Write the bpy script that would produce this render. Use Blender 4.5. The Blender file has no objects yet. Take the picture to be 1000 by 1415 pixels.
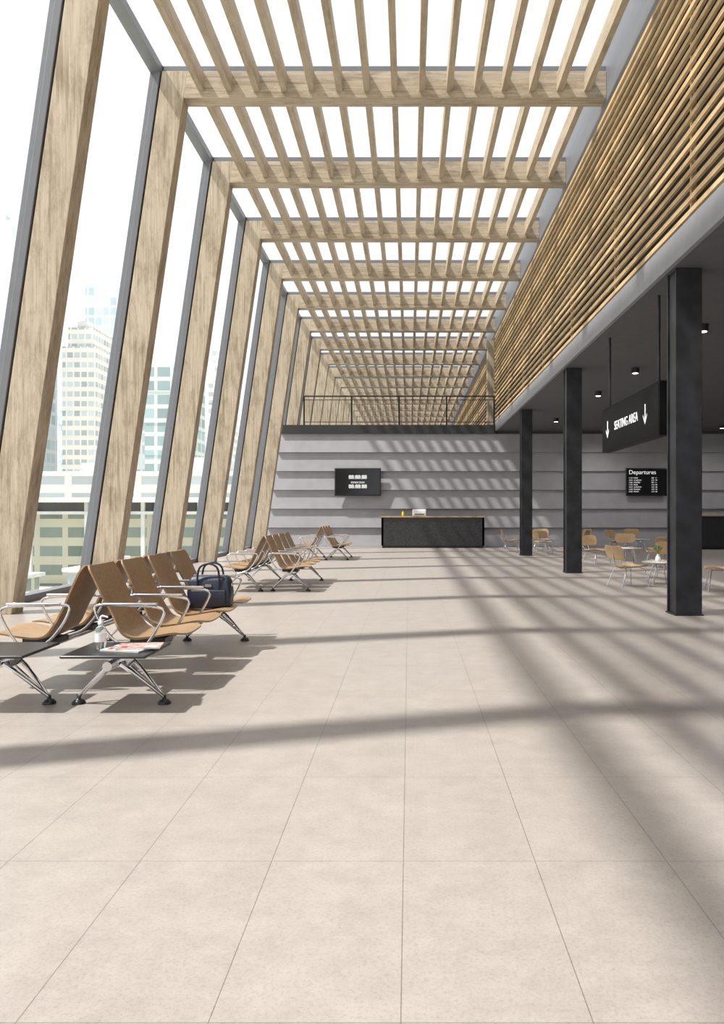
import bpy, math, random
from mathutils import Vector, Matrix
random.seed(4)
scene = bpy.context.scene
COL = scene.collection

# ------------------------------------------------------------------ materials
def new_mat(name):
    m = bpy.data.materials.new(name); m.use_nodes = True
    nt = m.node_tree
    return m, nt, nt.nodes['Principled BSDF']

def mat_plain(name, col, rough=0.5, metal=0.0, noise=0.06, nscale=6.0, emit=None, estr=1.0, spec=0.5, bump=0.0):
    m, nt, b = new_mat(name)
    b.inputs['Roughness'].default_value = rough
    b.inputs['Metallic'].default_value = metal
    b.inputs['Specular IOR Level'].default_value = spec
    g = nt.nodes.new('ShaderNodeNewGeometry')
    n = nt.nodes.new('ShaderNodeTexNoise'); n.inputs['Scale'].default_value = nscale; n.inputs['Detail'].default_value = 5
    nt.links.new(g.outputs['Position'], n.inputs['Vector'])
    r = nt.nodes.new('ShaderNodeValToRGB')
    r.color_ramp.elements[0].position = 0.3; r.color_ramp.elements[1].position = 0.7
    r.color_ramp.elements[0].color = (*[c*(1-noise) for c in col], 1)
    r.color_ramp.elements[1].color = (*[min(1, c*(1+noise)) for c in col], 1)
    nt.links.new(n.outputs['Fac'], r.inputs['Fac'])
    nt.links.new(r.outputs['Color'], b.inputs['Base Color'])
    if bump:
        bp = nt.nodes.new('ShaderNodeBump'); bp.inputs['Strength'].default_value = bump; bp.inputs['Distance'].default_value = 0.01
        nt.links.new(n.outputs['Fac'], bp.inputs['Height']); nt.links.new(bp.outputs['Normal'], b.inputs['Normal'])
    if emit:
        b.inputs['Emission Color'].default_value = (*emit, 1); b.inputs['Emission Strength'].default_value = estr
    return m

def mat_wood(name, axis, light, dark, blot=0.35, fine=60, long=1.5, rough=0.6, blotscale=1.2, bp0=0.36, bp1=0.54, streak=0.0):
    m, nt, b = new_mat(name); L = nt.links.new
    b.inputs['Roughness'].default_value = rough
    b.inputs['Specular IOR Level'].default_value = 0.3
    g = nt.nodes.new('ShaderNodeNewGeometry')
    def nz(sc, det, ro):
        mp = nt.nodes.new('ShaderNodeMapping'); mp.inputs['Scale'].default_value = sc
        L(g.outputs['Position'], mp.inputs['Vector'])
        n = nt.nodes.new('ShaderNodeTexNoise'); n.inputs['Scale'].default_value = 1; n.inputs['Detail'].default_value = det; n.inputs['Roughness'].default_value = ro
        L(mp.outputs['Vector'], n.inputs['Vector']); return n.outputs['Fac']
    def ramp(f, p0, p1, c0, c1):
        r = nt.nodes.new('ShaderNodeValToRGB'); r.color_ramp.elements[0].position = p0; r.color_ramp.elements[1].position = p1
        r.color_ramp.elements[0].color = (*c0, 1); r.color_ramp.elements[1].color = (*c1, 1); L(f, r.inputs['Fac']); return r.outputs['Color']
    def mul(a, c):
        mx = nt.nodes.new('ShaderNodeMix'); mx.data_type = 'RGBA'; mx.blend_type = 'MULTIPLY'; mx.inputs[0].default_value = 1
        L(a, mx.inputs[6]); L(c, mx.inputs[7]); return mx.outputs[2]
    sc = [fine]*3; sc[axis] = long
    nf = nz(sc, 7, 0.7)
    col = ramp(nf, 0.28, 0.70, dark, light)
    s2 = [blotscale*3]*3; s2[axis] = blotscale
    v = 1-blot
    col = mul(col, ramp(nz(s2, 10, 0.8), bp0, bp1, (v, v*0.96, v*0.91), (1, 1, 1)))
    if streak:
        s3 = [fine*0.45]*3; s3[axis] = 0.7; v = 1-streak
        col = mul(col, ramp(nz(s3, 5, 0.6), 0.34, 0.46, (v, v*0.95, v*0.88), (1, 1, 1)))
    L(col, b.inputs['Base Color'])
    bp = nt.nodes.new('ShaderNodeBump'); bp.inputs['Strength'].default_value = 0.2; bp.inputs['Distance'].default_value = 0.004
    L(nf, bp.inputs['Height']); L(bp.outputs['Normal'], b.inputs['Normal'])
    return m

WL, WD = (0.60, 0.515, 0.405), (0.37, 0.30, 0.22)
wood_z = mat_wood('oak_beam_vertical', 2, WL, WD, fine=36, long=1.2, blot=0.38, streak=0.3)
wood_x = mat_wood('oak_beam_cross', 0, WL, WD, fine=36, long=1.2, blot=0.38, streak=0.3)
wood_y = mat_wood('oak_slat_long', 1, (0.54, 0.455, 0.345), (0.36, 0.29, 0.205), fine=34, blot=0.3)
slat_wood = mat_wood('warm_cedar_slat', 1, (0.68, 0.51, 0.30), (0.42, 0.295, 0.16), fine=30, blot=0.35)
ply = mat_wood('oiled_oak_ply', 0, (0.43, 0.285, 0.16), (0.27, 0.165, 0.085), fine=45, long=3, blot=0.12, rough=0.34)
ply_y = mat_wood('plywood_light', 2, (0.52, 0.38, 0.22), (0.36, 0.245, 0.13), fine=45, long=3, blot=0.12, rough=0.4)
chrome = mat_plain('polished_aluminium', (0.72, 0.72, 0.74), 0.14, 1.0, 0.03)
blackp = mat_plain('black_plastic', (0.018, 0.018, 0.02), 0.35)
blacktop = mat_plain('black_table_laminate', (0.022, 0.022, 0.025), 0.3)
steel = mat_plain('dark_blackened_steel', (0.016, 0.017, 0.022), 0.45, 0.2, 0.5, 5)
graym = mat_plain('grey_window_frame', (0.16, 0.165, 0.185), 0.45, 0.0, 0.05)
grayband = mat_plain('grey_painted_band', (0.17, 0.175, 0.195), 0.5)
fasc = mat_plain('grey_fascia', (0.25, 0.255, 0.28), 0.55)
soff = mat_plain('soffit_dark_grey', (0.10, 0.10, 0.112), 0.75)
wallg = mat_plain('grey_lap_cladding', (0.35, 0.345, 0.375), 0.6, noise=0.06, nscale=2.5)
wallr = mat_plain('grey_plaster', (0.30, 0.30, 0.32), 0.8)
backdark = mat_plain('mezzanine_shade_backing', (0.02, 0.017, 0.015), 0.9)  # near-black colour paints in the shade of the room behind the slats
coping = mat_plain('coping_black', (0.03, 0.03, 0.034), 0.5)
deskm = mat_plain('black_granite', (0.03, 0.03, 0.033), 0.35, noise=0.5, nscale=30)
white = mat_plain('white_gloss', (0.82, 0.82, 0.82), 0.35)
tabletop = mat_plain('grey_white_laminate', (0.5, 0.49, 0.47), 0.4)
yellow = mat_plain('yellow_plastic', (0.75, 0.55, 0.02), 0.4)
screenm = mat_plain('screen_black', (0.008, 0.009, 0.012), 0.12)
signm = mat_plain('sign_black_matte', (0.006, 0.006, 0.007), 0.6, spec=0.12)
textm = mat_plain('sign_white', (0.9, 0.9, 0.9), 0.5, emit=(1, 1, 1), estr=0.5)
lampm = mat_plain('downlight_lens', (1, 1, 1), 0.5, emit=(1, 0.96, 0.88), estr=8)
navy = mat_plain('navy_leather', (0.014, 0.02, 0.042), 0.45, noise=0.25, nscale=60, bump=0.2)
red = mat_plain('magazine_red', (0.6, 0.05, 0.05), 0.3)
pink = mat_plain('magazine_photo', (0.55, 0.36, 0.33), 0.3, noise=0.6, nscale=30)
paper = mat_plain('magazine_paper', (0.75, 0.74, 0.7), 0.5)
leaf = mat_plain('leaf_green', (0.10, 0.20, 0.05), 0.6, noise=0.4, nscale=30)

def mat_floor():
    m, nt, b = new_mat('stone_floor_tile'); L = nt.links.new
    g = nt.nodes.new('ShaderNodeNewGeometry')
    mp = nt.nodes.new('ShaderNodeMapping'); mp.inputs['Location'].default_value = (0.021+0.49*100, -(2.026)+0.938*100, 0)
    L(g.outputs['Position'], mp.inputs['Vector'])
    br = nt.nodes.new('ShaderNodeTexBrick'); br.offset = 0; br.squash = 1
    br.inputs['Scale'].default_value = 1; br.inputs['Brick Width'].default_value = 0.49; br.inputs['Row Height'].default_value = 0.938
    br.inputs['Mortar Size'].default_value = 0.0015; br.inputs['Mortar Smooth'].default_value = 0.0; br.inputs['Bias'].default_value = 0
    br.inputs['Color1'].default_value = (0.97, 0.97, 0.97, 1); br.inputs['Color2'].default_value = (1, 1, 1, 1); br.inputs['Mortar'].default_value = (0.48, 0.45, 0.43, 1)
    L(mp.outputs['Vector'], br.inputs['Vector'])
    def noise(sc, det, ro, p0, p1, c0, c1):
        n = nt.nodes.new('ShaderNodeTexNoise'); n.inputs['Scale'].default_value = sc; n.inputs['Detail'].default_value = det; n.inputs['Roughness'].default_value = ro
        L(g.outputs['Position'], n.inputs['Vector'])
        r = nt.nodes.new('ShaderNodeValToRGB'); r.color_ramp.elements[0].position = p0; r.color_ramp.elements[1].position = p1
        r.color_ramp.elements[0].color = (*c0, 1); r.color_ramp.elements[1].color = (*c1, 1)
        L(n.outputs['Fac'], r.inputs['Fac']); return r.outputs['Color'], n
    c1, n1 = noise(4.5, 12, 0.85, 0.37, 0.63, (0.33, 0.293, 0.268), (0.41, 0.371, 0.343))
    c2, n2 = noise(75, 8, 0.8, 0.40, 0.50, (0.84, 0.815, 0.795), (1, 1, 1))
    def mul(a, c):
        mx = nt.nodes.new('ShaderNodeMix'); mx.data_type = 'RGBA'; mx.blend_type = 'MULTIPLY'; mx.inputs[0].default_value = 1
        L(a, mx.inputs[6]); L(c, mx.inputs[7]); return mx.outputs[2]
    L(mul(mul(c1, c2), br.outputs['Color']), b.inputs['Base Color'])
    b.inputs['Roughness'].default_value = 0.36; b.inputs['Specular IOR Level'].default_value = 0.5
    return m
floorm = mat_floor()

def mat_glass():
    m = bpy.data.materials.new('clear_window_glass'); m.use_nodes = True; nt = m.node_tree; nt.nodes.clear()
    o = nt.nodes.new('ShaderNodeOutputMaterial'); t = nt.nodes.new('ShaderNodeBsdfTransparent'); gl = nt.nodes.new('ShaderNodeBsdfGlossy')
    t.inputs['Color'].default_value = (0.97, 0.985, 0.985, 1); gl.inputs['Roughness'].default_value = 0.02
    mx = nt.nodes.new('ShaderNodeMixShader'); mx.inputs[0].default_value = 0.08
    nt.links.new(t.outputs[0], mx.inputs[1]); nt.links.new(gl.outputs[0], mx.inputs[2]); nt.links.new(mx.outputs[0], o.inputs[0])
    return m
glassm = mat_glass()

def mat_facade(name, wall, glass, fh, fw, rat=0.45):
    m, nt, b = new_mat(name); L = nt.links.new
    g = nt.nodes.new('ShaderNodeNewGeometry'); s = nt.nodes.new('ShaderNodeSeparateXYZ'); L(g.outputs['Position'], s.inputs[0])
    def M(op, a, bb=None):
        n = nt.nodes.new('ShaderNodeMath'); n.operation = op
        for i, v in enumerate((a, bb)):
            if v is None: continue
            if isinstance(v, (int, float)): n.inputs[i].default_value = v
            else: L(v, n.inputs[i])
        return n.outputs[0]
    z = M('FRACT', M('DIVIDE', s.outputs['Z'], fh)); h = M('FRACT', M('DIVIDE', M('ADD', s.outputs['X'], s.outputs['Y']), fw))
    k = M('MULTIPLY', M('GREATER_THAN', z, rat), M('GREATER_THAN', h, 0.2))
    cb = nt.nodes.new('ShaderNodeCombineXYZ'); L(M('FLOOR', M('DIVIDE', M('ADD', s.outputs['X'], s.outputs['Y']), fw)), cb.inputs[0]); L(M('FLOOR', M('DIVIDE', s.outputs['Z'], fh)), cb.inputs[1])
    wn = nt.nodes.new('ShaderNodeTexWhiteNoise'); wn.noise_dimensions = '3D'; L(cb.outputs[0], wn.inputs['Vector'])
    gm_ = nt.nodes.new('ShaderNodeMix'); gm_.data_type = 'RGBA'; L(wn.outputs['Value'], gm_.inputs[0])
    gm_.inputs[6].default_value = (*[c*0.75 for c in glass], 1); gm_.inputs[7].default_value = (*[min(1, c*1.25) for c in glass], 1)
    mx = nt.nodes.new('ShaderNodeMix'); mx.data_type = 'RGBA'; L(k, mx.inputs[0])
    mx.inputs[6].default_value = (*wall, 1); L(gm_.outputs[2], mx.inputs[7])
    L(mx.outputs[2], b.inputs['Base Color']); b.inputs['Roughness'].default_value = 0.5
    return m

# ------------------------------------------------------------------ mesh builder
class MB:
    def __init__(s): s.v = []; s.f = []; s.m = []; s.sm = []; s.mats = []
    def mi(s, mat):
        if mat not in s.mats: s.mats.append(mat)
        return s.mats.index(mat)
    def add(s, vs, fs, mat, smooth=False):
        o = len(s.v); s.v += [tuple(p) for p in vs]; k = s.mi(mat)
        for f in fs: s.f.append([i+o for i in f]); s.m.append(k); s.sm.append(smooth)
    def hexa(s, p, mat):
        s.add(p, [(3, 2, 1, 0), (4, 5, 6, 7), (0, 1, 5, 4), (1, 2, 6, 5), (2, 3, 7, 6), (3, 0, 4, 7)], mat)
    def box(s, x0, x1, y0, y1, z0, z1, mat):
        s.hexa([(x0, y0, z0), (x1, y0, z0), (x1, y1, z0), (x0, y1, z0), (x0, y0, z1), (x1, y0, z1), (x1, y1, z1), (x0, y1, z1)], mat)
    def bbox(s, x0, x1, y0, y1, z0, z1, b, mat):
        rings = []
        for (z, i) in ((z0, b), (z0+b*.3, b*.3), (z0+b, 0), (z1-b, 0), (z1-b*.3, b*.3), (z1, b)):
            r = []
            for (cx, cy, a0) in ((x1-b, y1-b, 0), (x0+b, y1-b, 90), (x0+b, y0+b, 180), (x1-b, y0+b, 270)):
                for k in range(5):
                    a = math.radians(a0+k*22.5); rr = b-i if b > i else 0.0
                    r.append((cx+math.cos(a)*rr, cy+math.sin(a)*rr, z))
            rings.append(r)
        s.rings(rings, mat, True, True)
    def rings(s, rings, mat, cap=True, smooth=True, closed=True):
        n = len(rings[0]); vs = [p for r in rings for p in r]; fs = []
        for i in range(len(rings)-1):
            for j in range(n):
                fs.append((i*n+j, i*n+(j+1) % n, (i+1)*n+(j+1) % n, (i+1)*n+j))
        s.add(vs, fs, mat, smooth)
        if cap:
            s.add(rings[0], [tuple(range(n))[::-1]], mat); s.add(rings[-1], [tuple(range(n))], mat)
    def tube(s, pts, r, mat, n=8, flat=1.0):
        pts = [Vector(p) for p in pts]; rs = r if isinstance(r, (list, tuple)) else [r]*len(pts)
        rings = []; up = None
        for i, p in enumerate(pts):
            d = (pts[min(i+1, len(pts)-1)]-pts[max(i-1, 0)]).normalized()
            if up is None: up = Vector((0, 0, 1)) if abs(d.z) < 0.9 else Vector((0, 1, 0))
            a = d.cross(up)
            if a.length < 1e-4: a = d.cross(Vector((1, 0, 0)))
            a.normalize(); bb = a.cross(d).normalized(); up = bb
            rings.append([tuple(p+(a*math.cos(t)+bb*math.sin(t)*flat)*rs[i]) for t in [2*math.pi*k/n for k in range(n)]])
        s.rings(rings, mat, True, n > 4)
    def lathe(s, c, prof, mat, n=20):
        s.rings([[(c[0]+r*math.cos(2*math.pi*k/n), c[1]+r*math.sin(2*math.pi*k/n), c[2]+z) for k in range(n)] for r, z in prof], mat, True, True)
    def sheet(s, prof, halfw, t, mat, mapf, n=8, dish=0.0):
        P = [Vector((a, 0, b)) for a, b in prof]; top = []; bot = []
        for i, p in enumerate(P):
            d = (P[min(i+1, len(P)-1)]-P[max(i-1, 0)]).normalized(); nn = Vector((-d.z, 0, d.x))
            ra, rb = [], []
            for k in range(n+1):
                q = -1+2*k/n; dz = nn*(dish*q*q)
                a = p+dz+nn*t/2; b = p+dz-nn*t/2; w = q*halfw[i]
                ra.append(mapf(a.x, w, a.z)); rb.append(mapf(b.x, w, b.z))
            top.append(ra); bot.append(rb)
        rings = [top[i]+bot[i][::-1] for i in range(len(P))]
        s.rings(rings, mat, True, False)
    def obj(s, name, loc=(0, 0, 0), rot=0.0, bevel=0.0, parent=None):
        me = bpy.data.meshes.new(name); me.from_pydata(s.v, [], s.f)
        for mt in s.mats: me.materials.append(mt)
        me.polygons.foreach_set('material_index', s.m); me.polygons.foreach_set('use_smooth', s.sm); me.update()
        import bmesh
        bm = bmesh.new(); bm.from_mesh(me); bmesh.ops.recalc_face_normals(bm, faces=bm.faces); bm.to_mesh(me); bm.free()
        o = bpy.data.objects.new(name, me); COL.objects.link(o); o.location = loc; o.rotation_euler = (0, 0, rot)
        if bevel:
            bv = o.modifiers.new('bevel', 'BEVEL'); bv.width = bevel; bv.segments = 2; bv.limit_method = 'ANGLE'; bv.angle_limit = math.radians(50)
        if parent: o.parent = parent
        return o

def smooth_path(pts, n=6):
    out = []
    for i in range(len(pts)-1):
        p0 = pts[max(i-1, 0)]; p1 = pts[i]; p2 = pts[i+1]; p3 = pts[min(i+2, len(pts)-1)]
        for k in range(n):
            t = k/n
            out.append(tuple(0.5*((2*p1[a])+(-p0[a]+p2[a])*t+(2*p0[a]-5*p1[a]+4*p2[a]-p3[a])*t*t+(-p0[a]+3*p1[a]-3*p2[a]+p3[a])*t**3) for a in range(len(p1))))
    out.append(tuple(pts[-1])); return out

def text(name, s, loc, rot, size, mat, parent, align='CENTER', off=0.0):
    c = bpy.data.curves.new(name, 'FONT'); c.body = s; c.size = size; c.align_x = align; c.align_y = 'CENTER'; c.extrude = 0.002
    c.offset = off
    c.materials.append(mat); o = bpy.data.objects.new(name, c); COL.objects.link(o); o.location = loc; o.rotation_euler = rot; o.parent = parent
    return o

# ------------------------------------------------------------------ dimensions
BZ0, BZ1 = 8.37, 8.83
XI0, XI1 = -5.04, -3.85
def xi(z): return XI0+(XI1-XI0)*z/BZ0
PW, PD = 0.43, 0.31
YF0, DY = 13.59, 3.5
XR = 3.37
YN = -8.0
YW = 30.0
frames = [YF0+DY*k for k in range(-6, 19)]
YEND = frames[-1]+0.4

mb = MB(); mb.box(-5.75, 13, YN, YW+0.1, -0.3, 0, floorm); mb.obj('floor')

def slant(mb, z0, z1, o0, o1, y0, y1, mat):
    mb.hexa([(xi(z0)-o1, y0, z0), (xi(z0)-o0, y0, z0), (xi(z0)-o0, y1, z0), (xi(z0)-o1, y1, z0),
             (xi(z1)-o1, y0, z1), (xi(z1)-o0, y0, z1), (xi(z1)-o0, y1, z1), (xi(z1)-o1, y1, z1)], mat)
mb = MB(); slant(mb, 0, BZ1, 0, PW, 0, PD, wood_z)
mb.box(xi(BZ0)-0.02, XR, 0.002, PD-0.002, BZ0, BZ1-0.002, wood_x)
slant(mb, 0, BZ1+0.12, PW+0.03, PW+0.13, 0.0, 0.20, graym)
slant(mb, 0, BZ1+0.12, PW, PW+0.03, 0.06, 0.16, blackp)
slant(mb, 0, BZ1+0.12, PW+0.13, PW+0.22, 0.05, 0.15, graym)
mb.box(xi(BZ1)-PW-0.2, XR, 0.06, 0.24, BZ1, BZ1+0.12, graym)
first = None
for y in frames:
    if first is None:
        first = mb.obj('timber_portal_frame', (0, y, 0), bevel=0.008)
    else:
        o = bpy.data.objects.new('timber_portal_frame', first.data); COL.objects.link(o); o.location = (0, y, 0)
        bv = o.modifiers.new('bevel', 'BEVEL'); bv.width = 0.008; bv.segments = 2; bv.limit_method = 'ANGLE'

mb = MB()
for k in range(-7, 8):
    x = -0.25+0.47*k
    mb.box(x-0.05, x+0.05, YN, YEND, 8.48, 8.78, wood_y)
mb.obj('ceiling_roof_slats')

mb = MB()
mb.box(xi(0)-PW-0.22, xi(0)-PW-0.02, YN, YEND, 0, 0.10, graym)
xe = xi(BZ1)-PW
mb.box(xe-0.22, xe-0.02, YN, YEND, BZ1+0.0, BZ1+0.14, graym)
mb.obj('trim_window_rails')
mb = MB()
o_ = PW+0.13
mb.add([(xi(0.1)-o_, YN, 0.1), (xi(0.1)-o_, YEND, 0.1), (xi(BZ1)-o_, YEND, BZ1), (xi(BZ1)-o_, YN, BZ1)], [(0, 1, 2, 3)], glassm)
mb.obj('window_1')
mb = MB()
mb.add([(xe-0.1, YN, BZ1+0.08), (XR, YN, BZ1+0.08), (XR, YEND, BZ1+0.08), (xe-0.1, YEND, BZ1+0.08)], [(0, 1, 2, 3)], glassm)
mb.obj('window_2')

mb = MB(); mb.box(XR, XR+0.25, YN, YEND, 8.0, 9.35, grayband)
mb.box(XR+0.25, 13.0, YN, YEND, 9.0, 9.3, grayband); mb.obj('trim_roof_band')
XS = 3.24
mb = MB(); mb.box(XS, XS+0.06, YN, YW+0.15, 4.35, 4.70, fasc); mb.obj('trim_fascia')
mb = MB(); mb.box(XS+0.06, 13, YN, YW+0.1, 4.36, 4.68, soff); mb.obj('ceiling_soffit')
mb = MB(); n = 21; p = 3.28/n
for i in range(n):
    z = 4.74+i*p
    mb.box(XS, XS+0.038, YN, YW+0.15, z, z+0.06, slat_wood)
for y in [YN+0.1+3.43*k for k in range(12)]:
    mb.box(XS+0.04, XS+0.10, y, y+0.05, 4.7, 8.0, slat_wood)
mb.obj('wall_slatted_screen')
mb = MB(); mb.box(XS+0.75, XS+0.85, YN, YW+0.15, 4.68, 9.0, backdark); mb.obj('wall_mezzanine')
mb = MB(); mb.box(13, 13.2, YN, YW+0.3, 0, 9.0, wallr); mb.obj('wall_east')

mb = MB()
WT = 4.24; nb = 6; bh = WT/nb; LAP = 0.13
mb.hexa([(xi(0)-PW, YW, 0), (13, YW, 0), (13, YW+0.3, 0), (xi(0)-PW, YW+0.3, 0), (xi(WT)-PW, YW, WT), (13, YW, WT), (13, YW+0.3, WT), (xi(WT)-PW, YW+0.3, WT)], wallg)
for i in range(nb):
    z0 = i*bh; z1 = z0+bh; xl = xi(z0)-PW+0.02
    mb.hexa([(xl, YW-LAP, z0+0.01), (13, YW-LAP, z0+0.01), (13, YW, z0+0.01), (xl, YW, z0+0.01),
             (xi(z1)-PW+0.02, YW-0.02, z1), (13, YW-0.02, z1), (13, YW, z1), (xi(z1)-PW+0.02, YW, z1)], wallg)
mb.obj('wall_north')
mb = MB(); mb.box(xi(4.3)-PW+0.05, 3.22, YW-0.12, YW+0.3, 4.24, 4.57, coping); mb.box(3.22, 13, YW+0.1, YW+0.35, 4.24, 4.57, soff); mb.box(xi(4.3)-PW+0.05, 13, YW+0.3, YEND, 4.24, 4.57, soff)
mb.obj('floor_mezzanine')
mb = MB()
for i in range(n):
    z = 4.62+i*0.165
    mb.box(3.38, 3.43, YW+1.2, YEND, z, z+0.08, slat_wood)
mb.box(3.05, 3.30, YW+1.0, YW+1.3, 4.57, 8.0, wood_z)
mb.obj('wall_slatted_screen_far')
mb = MB(); mb.box(3.9, 4.0, YW+0.2, YEND, 4.57, 9.0, backdark); mb.obj('wall_mezzanine_far')
mb = MB(); mb.box(3.28, 3.95, YW+0.16, YW+0.24, 4.57, 8.0, steel); mb.obj('trim_screen_end')

mb = MB(); xl = -3.95; xr = 3.2; zb = 4.57; zt = 5.66; yr = YW-0.02
mb.tube([(xl, yr, zt), (xr, yr, zt)], 0.028, steel)
for z in (zb+0.12, zt-0.14): mb.tube([(xl, yr, z), (xr, yr, z)], 0.014, steel, 6)
k = 5
for i in range(k):
    x = xl+(xr-xl)*i/(k-1); mb.box(x-0.03, x+0.03, yr-0.02, yr+0.02, zb, zt, steel)
for i in range(1, 72):
    x = xl+(xr-xl)*i/72; mb.tube([(x, yr, zb+0.12), (x, yr, zt-0.14)], 0.004, steel, 4)
mb.obj('balcony_railing')

for y in (9.97, 16.9, 23.7):
    mb = MB(); x0, x1 = 3.34, 3.67
    mb.box(x0, x1, y, y+0.035, 0, 4.355, steel); mb.box(x0, x1, y+0.315, y+0.35, 0, 4.355, steel)
    mb.box(x0+0.02, x1-0.02, y+0.035, y+0.315, 0, 4.355, steel)
    mb.box(x0-0.015, x1+0.015, y-0.015, y+0.365, 0, 0.02, steel)
    mb.obj('steel_column', bevel=0.006)

# ------------------------------------------------------------------ benches
def bench(name, cx, sgn, y0, nseat, table, sp=0.66, fy=None):
    mb = MB(); F = lambda x, y, z: (cx+sgn*x, y, z)
    ys = y0+(0.62 if table else 0.0); yend = ys+nseat*sp
    mb.tube([F(0, y0+0.08, 0.30), F(0, yend-0.06, 0.30)], 0.032, chrome, 10)
    prof = smooth_path([(-0.385, 0.905), (-0.345, 0.83), (-0.275, 0.68), (-0.215, 0.56), (-0.165, 0.46), (-0.11, 0.395), (-0.03, 0.372), (0.10, 0.385), (0.24, 0.408), (0.325, 0.40)], 4)
    hw = []
    for (u, z) in prof:
        w = 0.262
        if z > 0.86: w = 0.262-0.03*((z-0.86)/0.045)**2
        if 0.45 < z < 0.7: w = 0.262-0.02*math.sin((z-0.45)/0.25*math.pi)
        if u > 0.27: w = 0.262-0.05*((u-0.27)/0.055)**2
        hw.append(w)
    for i in range(nseat):
        yc = ys+sp*(i+0.5)
        mb.sheet(prof, hw, 0.014, ply, lambda u, v, z, yc=yc: F(u, yc+v, z), 8, 0.012)
        mb.box(min(F(-0.12, 0, 0)[0], F(0.14, 0, 0)[0]), max(F(-0.12, 0, 0)[0], F(0.14, 0, 0)[0]), yc-0.10, yc+0.10, 0.325, 0.362, blackp)
    for i in range(nseat+1):
        y = ys+sp*i+(0.02 if i == 0 else (-0.02 if i == nseat else 0))
        pth = smooth_path([(0.02, 0.31), (-0.13, 0.36), (-0.235, 0.47), (-0.30, 0.60), (-0.26, 0.635), (-0.1, 0.63), (0.10, 0.625), (0.19, 0.60), (0.185, 0.54), (0.12, 0.42), (0.04, 0.31)], 4)
        mb.tube([F(u, y, z) for u, z in pth], 0.011, chrome, 8)
        a, b_ = F(-0.24, 0, 0)[0], F(0.15, 0, 0)[0]
        mb.bbox(min(a, b_), max(a, b_), y-0.022, y+0.022, 0.632, 0.65, 0.008, chrome)
    lys = [y0+0.34, yend-0.28]
    for ly in lys:
        mb.box(cx-0.06, cx+0.06, ly-0.07, ly+0.07, 0.26, 0.325, chrome)
        for q in (-1, 1):
            ft = (cx+q*0.29, ly, 0.045)
            for dy in (-0.10, 0.10):
                mb.tube(smooth_path([(cx+q*0.03, ly+dy, 0.29), (cx+q*0.12, ly+dy*0.75, 0.215), ft], 4), [0.017]*4+[0.013]*4+[0.011], chrome, 8)
            mb.tube([(cx-q*0.02, ly, 0.33), (cx+q*0.20, ly, 0.13), ft], 0.009, chrome, 6)
            mb.lathe((ft[0], ft[1], 0), [(0.045, 0), (0.045, 0.012), (0.03, 0.028), (0.014, 0.034), (0.012, 0.06)], blackp, 16)
    if table:
        mb.bbox(cx-0.275, cx+0.275, y0, y0+0.55, 0.365, 0.385, 0.009, blacktop)
        mb.box(cx-0.12, cx+0.12, y0+0.2, y0+0.42, 0.325, 0.366, chrome)
    return mb.obj(name)
CA, CB = -1.95, -2.73
bench('airport_bench', CA, 1, 5.06, 4, True)
bench('airport_bench', CB, -1, 5.06, 4, True)
bench('airport_bench', CA, 1, 12.75, 4, False)
bench('airport_bench', CB, -1, 12.75, 4, False)
bench('airport_bench', CA, 1, 21.2, 3, False)
bench('airport_bench', CB, -1, 21.2, 3, False)

mb = MB(); clr, nt, b = new_mat('clear_bottle_glass')
b.inputs['Transmission Weight'].default_value = 0.9; b.inputs['Roughness'].default_value = 0.05; b.inputs['Base Color'].default_value = (0.85, 0.9, 0.92, 1)
c = (-2.06, 5.32, 0.3855)
mb.lathe(c, [(0.03, 0), (0.036, 0.006), (0.036, 0.12), (0.03, 0.14), (0.014, 0.155), (0.013, 0.165)], clr)
mb.lathe(c, [(0.018, 0.165), (0.018, 0.185), (0.008, 0.188), (0.007, 0.215)], white, 14)
mb.tube([(c[0], c[1], 0.60), (c[0]+0.012, c[1], 0.607), (c[0]+0.05, c[1]-0.005, 0.597)], 0.006, white)
mb.lathe((c[0], c[1], 0.385+0.05), [(0.0368, 0), (0.0368, 0.055)], white)
mb.obj('pump_bottle')
def mag(name, x, y, z, r, cov, w=0.21, h=0.28):
    mb = MB(); mb.box(-w/2, w/2, -h/2, h/2, 0.001, 0.009, paper); mb.box(-w/2-0.001, w/2+0.001, -h/2-0.001, h/2+0.001, 0.009, 0.0105, cov)
    mb.box(-w/2+0.02, -0.02, h/2-0.07, h/2-0.03, 0.0105, 0.011, red); mb.box(-w/2+0.02, 0, -h/2+0.03, -h/2+0.10, 0.0105, 0.011, white)
    mb.obj(name, (x, y, z), r)
mag('magazine', -1.87, 5.30, 0.385, 1.35, white)
mag('magazine', -1.80, 5.33, 0.397, 1.75, pink)

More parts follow.
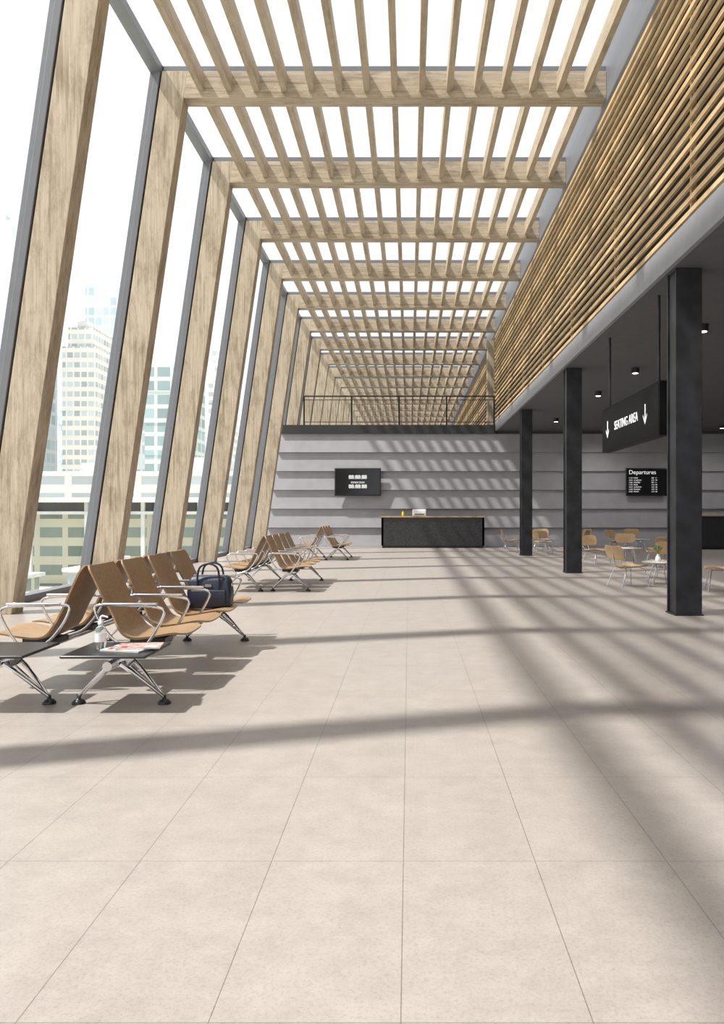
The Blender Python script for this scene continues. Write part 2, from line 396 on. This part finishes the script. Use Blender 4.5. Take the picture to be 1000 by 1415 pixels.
# bag
mb = MB(); bx0, bx1, by0, by1, bz0 = -2.06, -1.66, 7.38, 7.55, 0.405
rings = []
for (z, i) in ((0, .03), (0.01, .008), (0.03, 0), (0.15, -.004), (0.25, .008), (0.285, .025), (0.30, .045)):
    r = []; x0, x1, y0_, y1_ = bx0+i, bx1-i, by0+i, by1-i; rr = 0.03
    for (cx, cy, a0) in ((x1-rr, y1_-rr, 0), (x0+rr, y1_-rr, 90), (x0+rr, y0_+rr, 180), (x1-rr, y0_+rr, 270)):
        for k in range(5):
            a = math.radians(a0+k*22.5); r.append((cx+math.cos(a)*rr, cy+math.sin(a)*rr, bz0+z))
    rings.append(r)
mb.rings(rings, navy)
mb.bbox(bx0+0.04, bx1-0.04, by0-0.014, by0+0.02, bz0+0.03, bz0+0.17, 0.008, navy)
for yy in (by0+0.0, by1-0.0):
    xm = (bx0+bx1)/2
    mb.tube(smooth_path([(xm-0.10, yy, bz0+0.18), (xm-0.10, yy, bz0+0.30), (xm-0.075, yy, bz0+0.385), (xm, yy, bz0+0.415), (xm+0.075, yy, bz0+0.385), (xm+0.10, yy, bz0+0.30), (xm+0.10, yy, bz0+0.18)], 5), 0.0095, navy)
mb.box(xm-0.03, xm+0.03, by0-0.006, by0+0.004, bz0+0.20, bz0+0.225, chrome)
mb.tube([(bx0+0.04, (by0+by1)/2, bz0+0.303), (bx1-0.04, (by0+by1)/2, bz0+0.303)], 0.005, chrome)
for xx in (bx0, bx1): mb.lathe((xx, (by0+by1)/2, bz0+0.2), [(0.012, 0), (0.014, 0.02), (0.01, 0.03)], chrome, 10)
mb.obj('leather_briefcase')

# ------------------------------------------------------------------ ply lounge chairs & tables
def ply_chair(x, y, r):
    mb = MB(); I = lambda u, v, z: (u, v, z)
    seat = smooth_path([(-0.22, 0.36), (-0.12, 0.345), (0.02, 0.35), (0.15, 0.37), (0.24, 0.365), (0.27, 0.345)], 3)
    hs = [0.27*math.sqrt(max(0.15, 1-((u-0.02)/0.285)**4)) for u, z in seat]
    mb.sheet(seat, hs, 0.012, ply_y, I, 8, 0.02)
    back = smooth_path([(-0.27, 0.47), (-0.285, 0.53), (-0.305, 0.60), (-0.335, 0.68), (-0.35, 0.71)], 3)
    hb = [0.265*math.sqrt(max(0.2, 1-((z-0.59)/0.145)**4)) for u, z in back]
    mb.sheet(back, hb, 0.012, ply_y, I, 8, -0.03)
    for q in (-1, 1):
        mb.tube([(0.17, q*0.10, 0.335), (0.20, q*0.20, 0.30), (0.25, q*0.26, 0.0)], 0.009, chrome)
        mb.tube([(-0.13, q*0.10, 0.33), (-0.16, q*0.18, 0.30), (-0.27, q*0.23, 0.0)], 0.009, chrome)
    mb.tube([(0.17, 0.10, 0.335), (0.17, -0.10, 0.335)], 0.009, chrome); mb.tube([(-0.13, 0.10, 0.33), (-0.13, -0.10, 0.33)], 0.009, chrome)
    mb.tube(smooth_path([(0.18, 0, 0.333), (-0.12, 0, 0.325), (-0.24, 0, 0.36), (-0.285, 0, 0.45), (-0.315, 0, 0.60)], 4), 0.012, chrome)
    mb.obj('plywood_lounge_chair', (x, y, 0), r)
def round_table(x, y, vase=False):
    mb = MB(); mb.lathe((0, 0, 0), [(0.30, 0.385), (0.315, 0.39), (0.315, 0.403), (0.305, 0.408)], tabletop, 32)
    for k in range(4):
        a = math.radians(45+90*k); mb.tube([(0.12*math.cos(a), 0.12*math.sin(a), 0.385), (0.24*math.cos(a), 0.24*math.sin(a), 0)], 0.01, chrome)
    mb.lathe((0, 0, 0), [(0.14, 0.37), (0.14, 0.386)], blackp)
    mb.obj('round_coffee_table', (x, y, 0))
    if vase:
        mb = MB(); mb.lathe((0, 0, 0), [(0.035, 0), (0.05, 0.03), (0.045, 0.08), (0.02, 0.12), (0.024, 0.135)], white)
        for k in range(7):
            a = k*0.9; mb.tube([(0, 0, 0.13), (0.03*math.cos(a), 0.03*math.sin(a), 0.2), (0.07*math.cos(a), 0.07*math.sin(a), 0.25+0.02*(k % 3))], [0.003, 0.004, 0.014], leaf, 6)
        mb.obj('flower_vase', (x-0.05, y-0.05, 0.408))
R = math.radians
ply_chair(3.82, 13.9, R(20)); round_table(4.52, 14.35, True); ply_chair(5.2, 13.2, R(165)); ply_chair(4.95, 15.35, R(240))
ply_chair(4.65, 19.8, R(300)); ply_chair(5.9, 18.7, R(100)); round_table(5.5, 19.9); ply_chair(6.5, 20.5, R(190)); ply_chair(5.75, 21.2, R(255))
ply_chair(3.35, 26.2, R(0)); ply_chair(4.2, 25.1, R(60)); round_table(4.6, 26.3); ply_chair(5.5, 25.8, R(150)); ply_chair(4.6, 27.5, R(270)); ply_chair(5.8, 27.0, R(200))
ply_chair(6.7, 25.6, R(20)); round_table(7.6, 26.2); ply_chair(8.5, 25.8, R(160)); ply_chair(7.7, 27.4, R(265))

# ------------------------------------------------------------------ desk
mb = MB(); dx0, dx1, dy0, dy1 = -1.0, 2.72, 28.75, 29.45
mb.box(dx0+0.03, dx1-0.03, dy0+0.05, dy1, 0, 0.08, blackp)
mb.box(dx0, dx1, dy0, dy0+0.08, 0.08, 1.10, deskm); mb.box(dx0, dx0+0.08, dy0, dy1, 0.08, 1.10, deskm); mb.box(dx1-0.08, dx1, dy0, dy1, 0.08, 1.10, deskm)
mb.box(dx0-0.03, dx1+0.03, dy0-0.04, dy0+0.34, 1.10, 1.15, ply_y); mb.box(dx0+0.08, dx1-0.08, dy0+0.08, dy1, 0.74, 0.78, ply_y)
mb.obj('reception_desk', bevel=0.005)
mb = MB(); mb.bbox(0.12, 0.62, dy0+0.02, dy0+0.3, 1.152, 1.40, 0.03, white); mb.box(0.2, 0.54, dy0+0.01, dy0+0.03, 1.2, 1.23, blackp); mb.obj('desk_printer')
mb = MB(); mb.lathe((-0.22, dy0+0.15, 1.152), [(0.035, 0), (0.045, 0.02), (0.045, 0.12), (0.015, 0.15), (0.015, 0.19)], yellow); mb.obj('yellow_bottle')
mb = MB(); mb.box(9.9, 12.6, 27.6, 28.3, 0.08, 1.15, deskm); mb.box(9.95, 12.55, 27.65, 28.3, 0, 0.08, blackp); mb.box(9.85, 12.65, 27.55, 28.35, 1.15, 1.2, ply_y); mb.obj('bar_counter', bevel=0.005)

def screen(name, x0, x1, z0, z1):
    mb = MB(); y1 = YW-0.18; mb.bbox(x0, x1, y1-0.09, y1-0.03, z0, z1, 0.012, blackp)
    mb.box(x0+0.04, x1-0.04, y1-0.094, y1-0.089, z0+0.05, z1-0.04, screenm)
    mb.box((x0+x1)/2-0.25, (x0+x1)/2+0.25, y1-0.03, YW-LAP-0.002, (z0+z1)/2-0.2, (z0+z1)/2+0.2, blackp)
    return mb.obj(name), y1-0.097
o, ty = screen('clock_display_screen', -2.78, -1.05, 1.90, 2.94)
for j, s in enumerate(('88:88:88', 'XXXX XXX', '88:88:88')):
    text('clock_digits', s, (-1.915, ty, 2.60-0.15*j-(0.05 if j else 0)), (R(90), 0, 0), 0.20 if j != 1 else 0.10, textm, o)
o, ty = screen('departures_screen', 8.1, 9.66, 1.90, 2.94)
text('title_text', 'Departures', (8.2, ty, 2.78), (R(90), 0, 0), 0.22, textm, o, 'LEFT')
for j in range(7):
    text('row_text', random.choice(['10:45  LONDON', '11:20  PARIS', '12:05  MILAN', '12:40  MADRID']), (8.2, ty, 2.57-0.085*j), (R(90), 0, 0), 0.065, textm, o, 'LEFT')
    text('gate_text', random.choice(['A12  08', 'B07  11', 'C21  04']), (9.05, ty, 2.57-0.085*j), (R(90), 0, 0), 0.065, textm, o, 'LEFT')

mb = MB(); mb.box(3.46, 3.60, 11.0, 14.25, 2.36, 3.12, signm)
mb.box(3.455, 3.461, 11.03, 14.22, 2.39, 3.09, signm)
for y in (11.25, 14.0): mb.tube([(3.53, y, 3.11), (3.53, y, 4.358)], 0.022, steel)
def arrow(yc, zc):
    x = 3.452; 
    mb.box(x-0.002, x+0.004, yc-0.018, yc+0.018, zc-0.12, zc+0.14, textm)
    mb.add([(x-0.002, yc, zc-0.16), (x-0.002, yc-0.10, zc-0.04), (x-0.002, yc-0.10, zc+0.0), (x-0.002, yc, zc-0.11), (x-0.002, yc+0.10, zc+0.0), (x-0.002, yc+0.10, zc-0.04)], [(0, 1, 2, 3), (0, 3, 4, 5)], textm)
arrow(13.85, 2.74); arrow(11.65, 2.74)
sg = mb.obj('hanging_sign')
text('sign_text', 'SEATING AREA', (3.45, 12.70, 2.74), (R(90), 0, R(-90)), 0.205, textm, sg)

for (x, y) in ((4.8, 16.9), (4.8, 20.2), (4.8, 26.0), (7.0, 28.3), (7.0, 20.2), (9.5, 26.0), (7.0, 16.9), (11.0, 28.0), (4.8, 13.0), (7.0, 13.0), (4.8, 8.5)):
    mb = MB(); mb.lathe((0, 0, 0), [(0.085, 0.0), (0.085, 0.11)], blackp, 20); mb.lathe((0, 0, 0), [(0.06, -0.006), (0.06, 0.001)], lampm, 16); o = mb.obj('ceiling_downlight', (x, y, 4.245))
    l = bpy.data.lights.new('lamp', 'SPOT'); l.energy = 140; l.color = (1, 0.95, 0.9); l.spot_size = R(165); l.spot_blend = 1; l.shadow_soft_size = 0.06
    lo = bpy.data.objects.new('lamp', l); COL.objects.link(lo); lo.parent = o; lo.location = (0, 0, -0.03)

# ------------------------------------------------------------------ outside
gm = mat_plain('hazed_paving', (0.64, 0.65, 0.57), 0.9, noise=0.25, nscale=0.08)  # ground paled, distance haze is put into its colour
mb = MB(); mb.box(-900, 700, -200, 1500, -5.5, -5, gm); mb.obj('ground')
fb = mat_facade('facade_beige', (0.82, 0.78, 0.73), (0.50, 0.55, 0.58), 2.2, 1.6)  # tower facades lightened, haze painted into their colours
ft = mat_facade('facade_teal', (0.70, 0.80, 0.85), (0.50, 0.64, 0.71), 3.0, 2.2, 0.2)
fg = mat_facade('facade_green', (0.56, 0.61, 0.61), (0.28, 0.38, 0.40), 2.6, 3.0, 0.3)
fw = mat_facade('facade_hazed', (0.86, 0.89, 0.92), (0.68, 0.77, 0.84), 3.0, 2.5, 0.3)
def tower(px0, px1, pytop, Y, mat, name='office_tower', dep=20, setback=True):
    x0 = (px0-565)/1100*Y; x1 = (px1-565)/1100*Y; zt = 1.3+(707.5-pytop)/1100*Y; w = x1-x0
    mb = MB()
    mb.box(x0, x1, Y, Y+dep, -5, zt*0.86 if setback else zt, mat)
    if setback:
        mb.box(x0+w*.12, x1-w*.12, Y+1, Y+dep-2, zt*0.86, zt*0.96, mat); mb.box(x0+w*.3, x1-w*.3, Y+3, Y+dep-5, zt*0.96, zt, mat)
    z = 0
    while z < (zt*0.85):
        mb.box(x0-0.12, x1+0.12, Y-0.12, Y+dep, z, z+0.3, mat); z += 6
    mb.obj(name)
tower(-60, 22, 285, 170, fw); tower(86, 132, 440, 180, fb); tower(118, 168, 395, 240, ft, setback=False)
tower(168, 205, 560, 200, fw); tower(200, 246, 505, 150, fg, setback=False); tower(288, 306, 470, 210, fb); tower(246, 285, 600, 260, fw)
tower(20, 84, 560, 260, fw); tower(-300, -90, 420, 200, ft); tower(320, 352, 560, 240, fw); tower(352, 420, 610, 300, fw)
wk = mat_plain('walkway_concrete', (0.68, 0.68, 0.66), 0.8, noise=0.15, nscale=0.6); dk = mat_plain('walkway_dark', (0.12, 0.13, 0.14), 0.6)
ft2 = mat_facade('facade_low', (0.56, 0.55, 0.45), (0.20, 0.25, 0.23), 1.6, 2.4, 0.45)
ft3 = mat_facade('facade_low_pale', (0.76, 0.75, 0.70), (0.44, 0.50, 0.52), 1.5, 3.1, 0.5)
mb = MB()
mb.box(-75, -12, 68, 80, -5, 1.1, ft2); mb.box(-75, -12, 66, 80, 1.1, 1.35, wk); mb.box(-75, -12, 67.4, 80, 1.35, 2.1, dk); mb.box(-75.5, -11.5, 65.5, 80.5, 2.1, 2.5, wk)
mb.box(-75, -12, 71, 80, 2.5, 4.6, ft3); mb.box(-75.5, -11.5, 70.5, 80.5, 4.6, 4.9, wk)
for i in range(14): mb.box(-74+i*4.7, -73.7+i*4.7, 66.2, 66.5, -5, 2.1, wk)
for i in range(6): mb.box(-70+i*10, -67+i*10, 73, 77, 4.9, 5.8+0.5*(i % 2), wk)
mb.obj('waterfront_building')
for (x0, x1, Y, zt, m) in ((-48, -36, 54, -2.6, ft2), (-24, -17, 56, -2.9, ft3), (-33, -26, 50, -3.2, ft2), (-16, -11, 48, -3.3, ft2), (-24, -18, 38, -3.4, ft3)):
    mb = MB(); mb.box(x0, x1, Y, Y+6, -5, zt, m); mb.box(x0-0.3, x1+0.3, Y-0.3, Y+6.3, zt, zt+0.25, wk); mb.box(x0+1, x0+3, Y+2, Y+4, zt+0.25, zt+0.9, wk); mb.obj('low_rise_building')

# ------------------------------------------------------------------ light
w = bpy.data.worlds.new('World'); scene.world = w; w.use_nodes = True
bg = w.node_tree.nodes['Background']; bg.inputs[0].default_value = (0.97, 0.985, 1.0, 1); bg.inputs[1].default_value = 1.22
s = bpy.data.lights.new('sun', 'SUN'); s.energy = 6.9; s.color = (1.0, 0.96, 0.905); s.angle = math.radians(1.9)
so = bpy.data.objects.new('sun', s); COL.objects.link(so); so.rotation_euler = Vector((1, 0.39, -1.67)).to_track_quat('-Z', 'Y').to_euler(); so.location = (-20, -5, 30)

cam = bpy.data.cameras.new('camera'); co = bpy.data.objects.new('camera', cam); COL.objects.link(co)
co.location = (0, 0, 1.3); co.rotation_euler = (R(90), 0, 0)
cam.sensor_width = 36; cam.sensor_fit = 'AUTO'; cam.lens = 1100/1415*36; cam.shift_x = -65/1415; cam.clip_end = 3000; cam.clip_start = 0.05
scene.camera = co
scene.view_settings.view_transform = 'Standard'
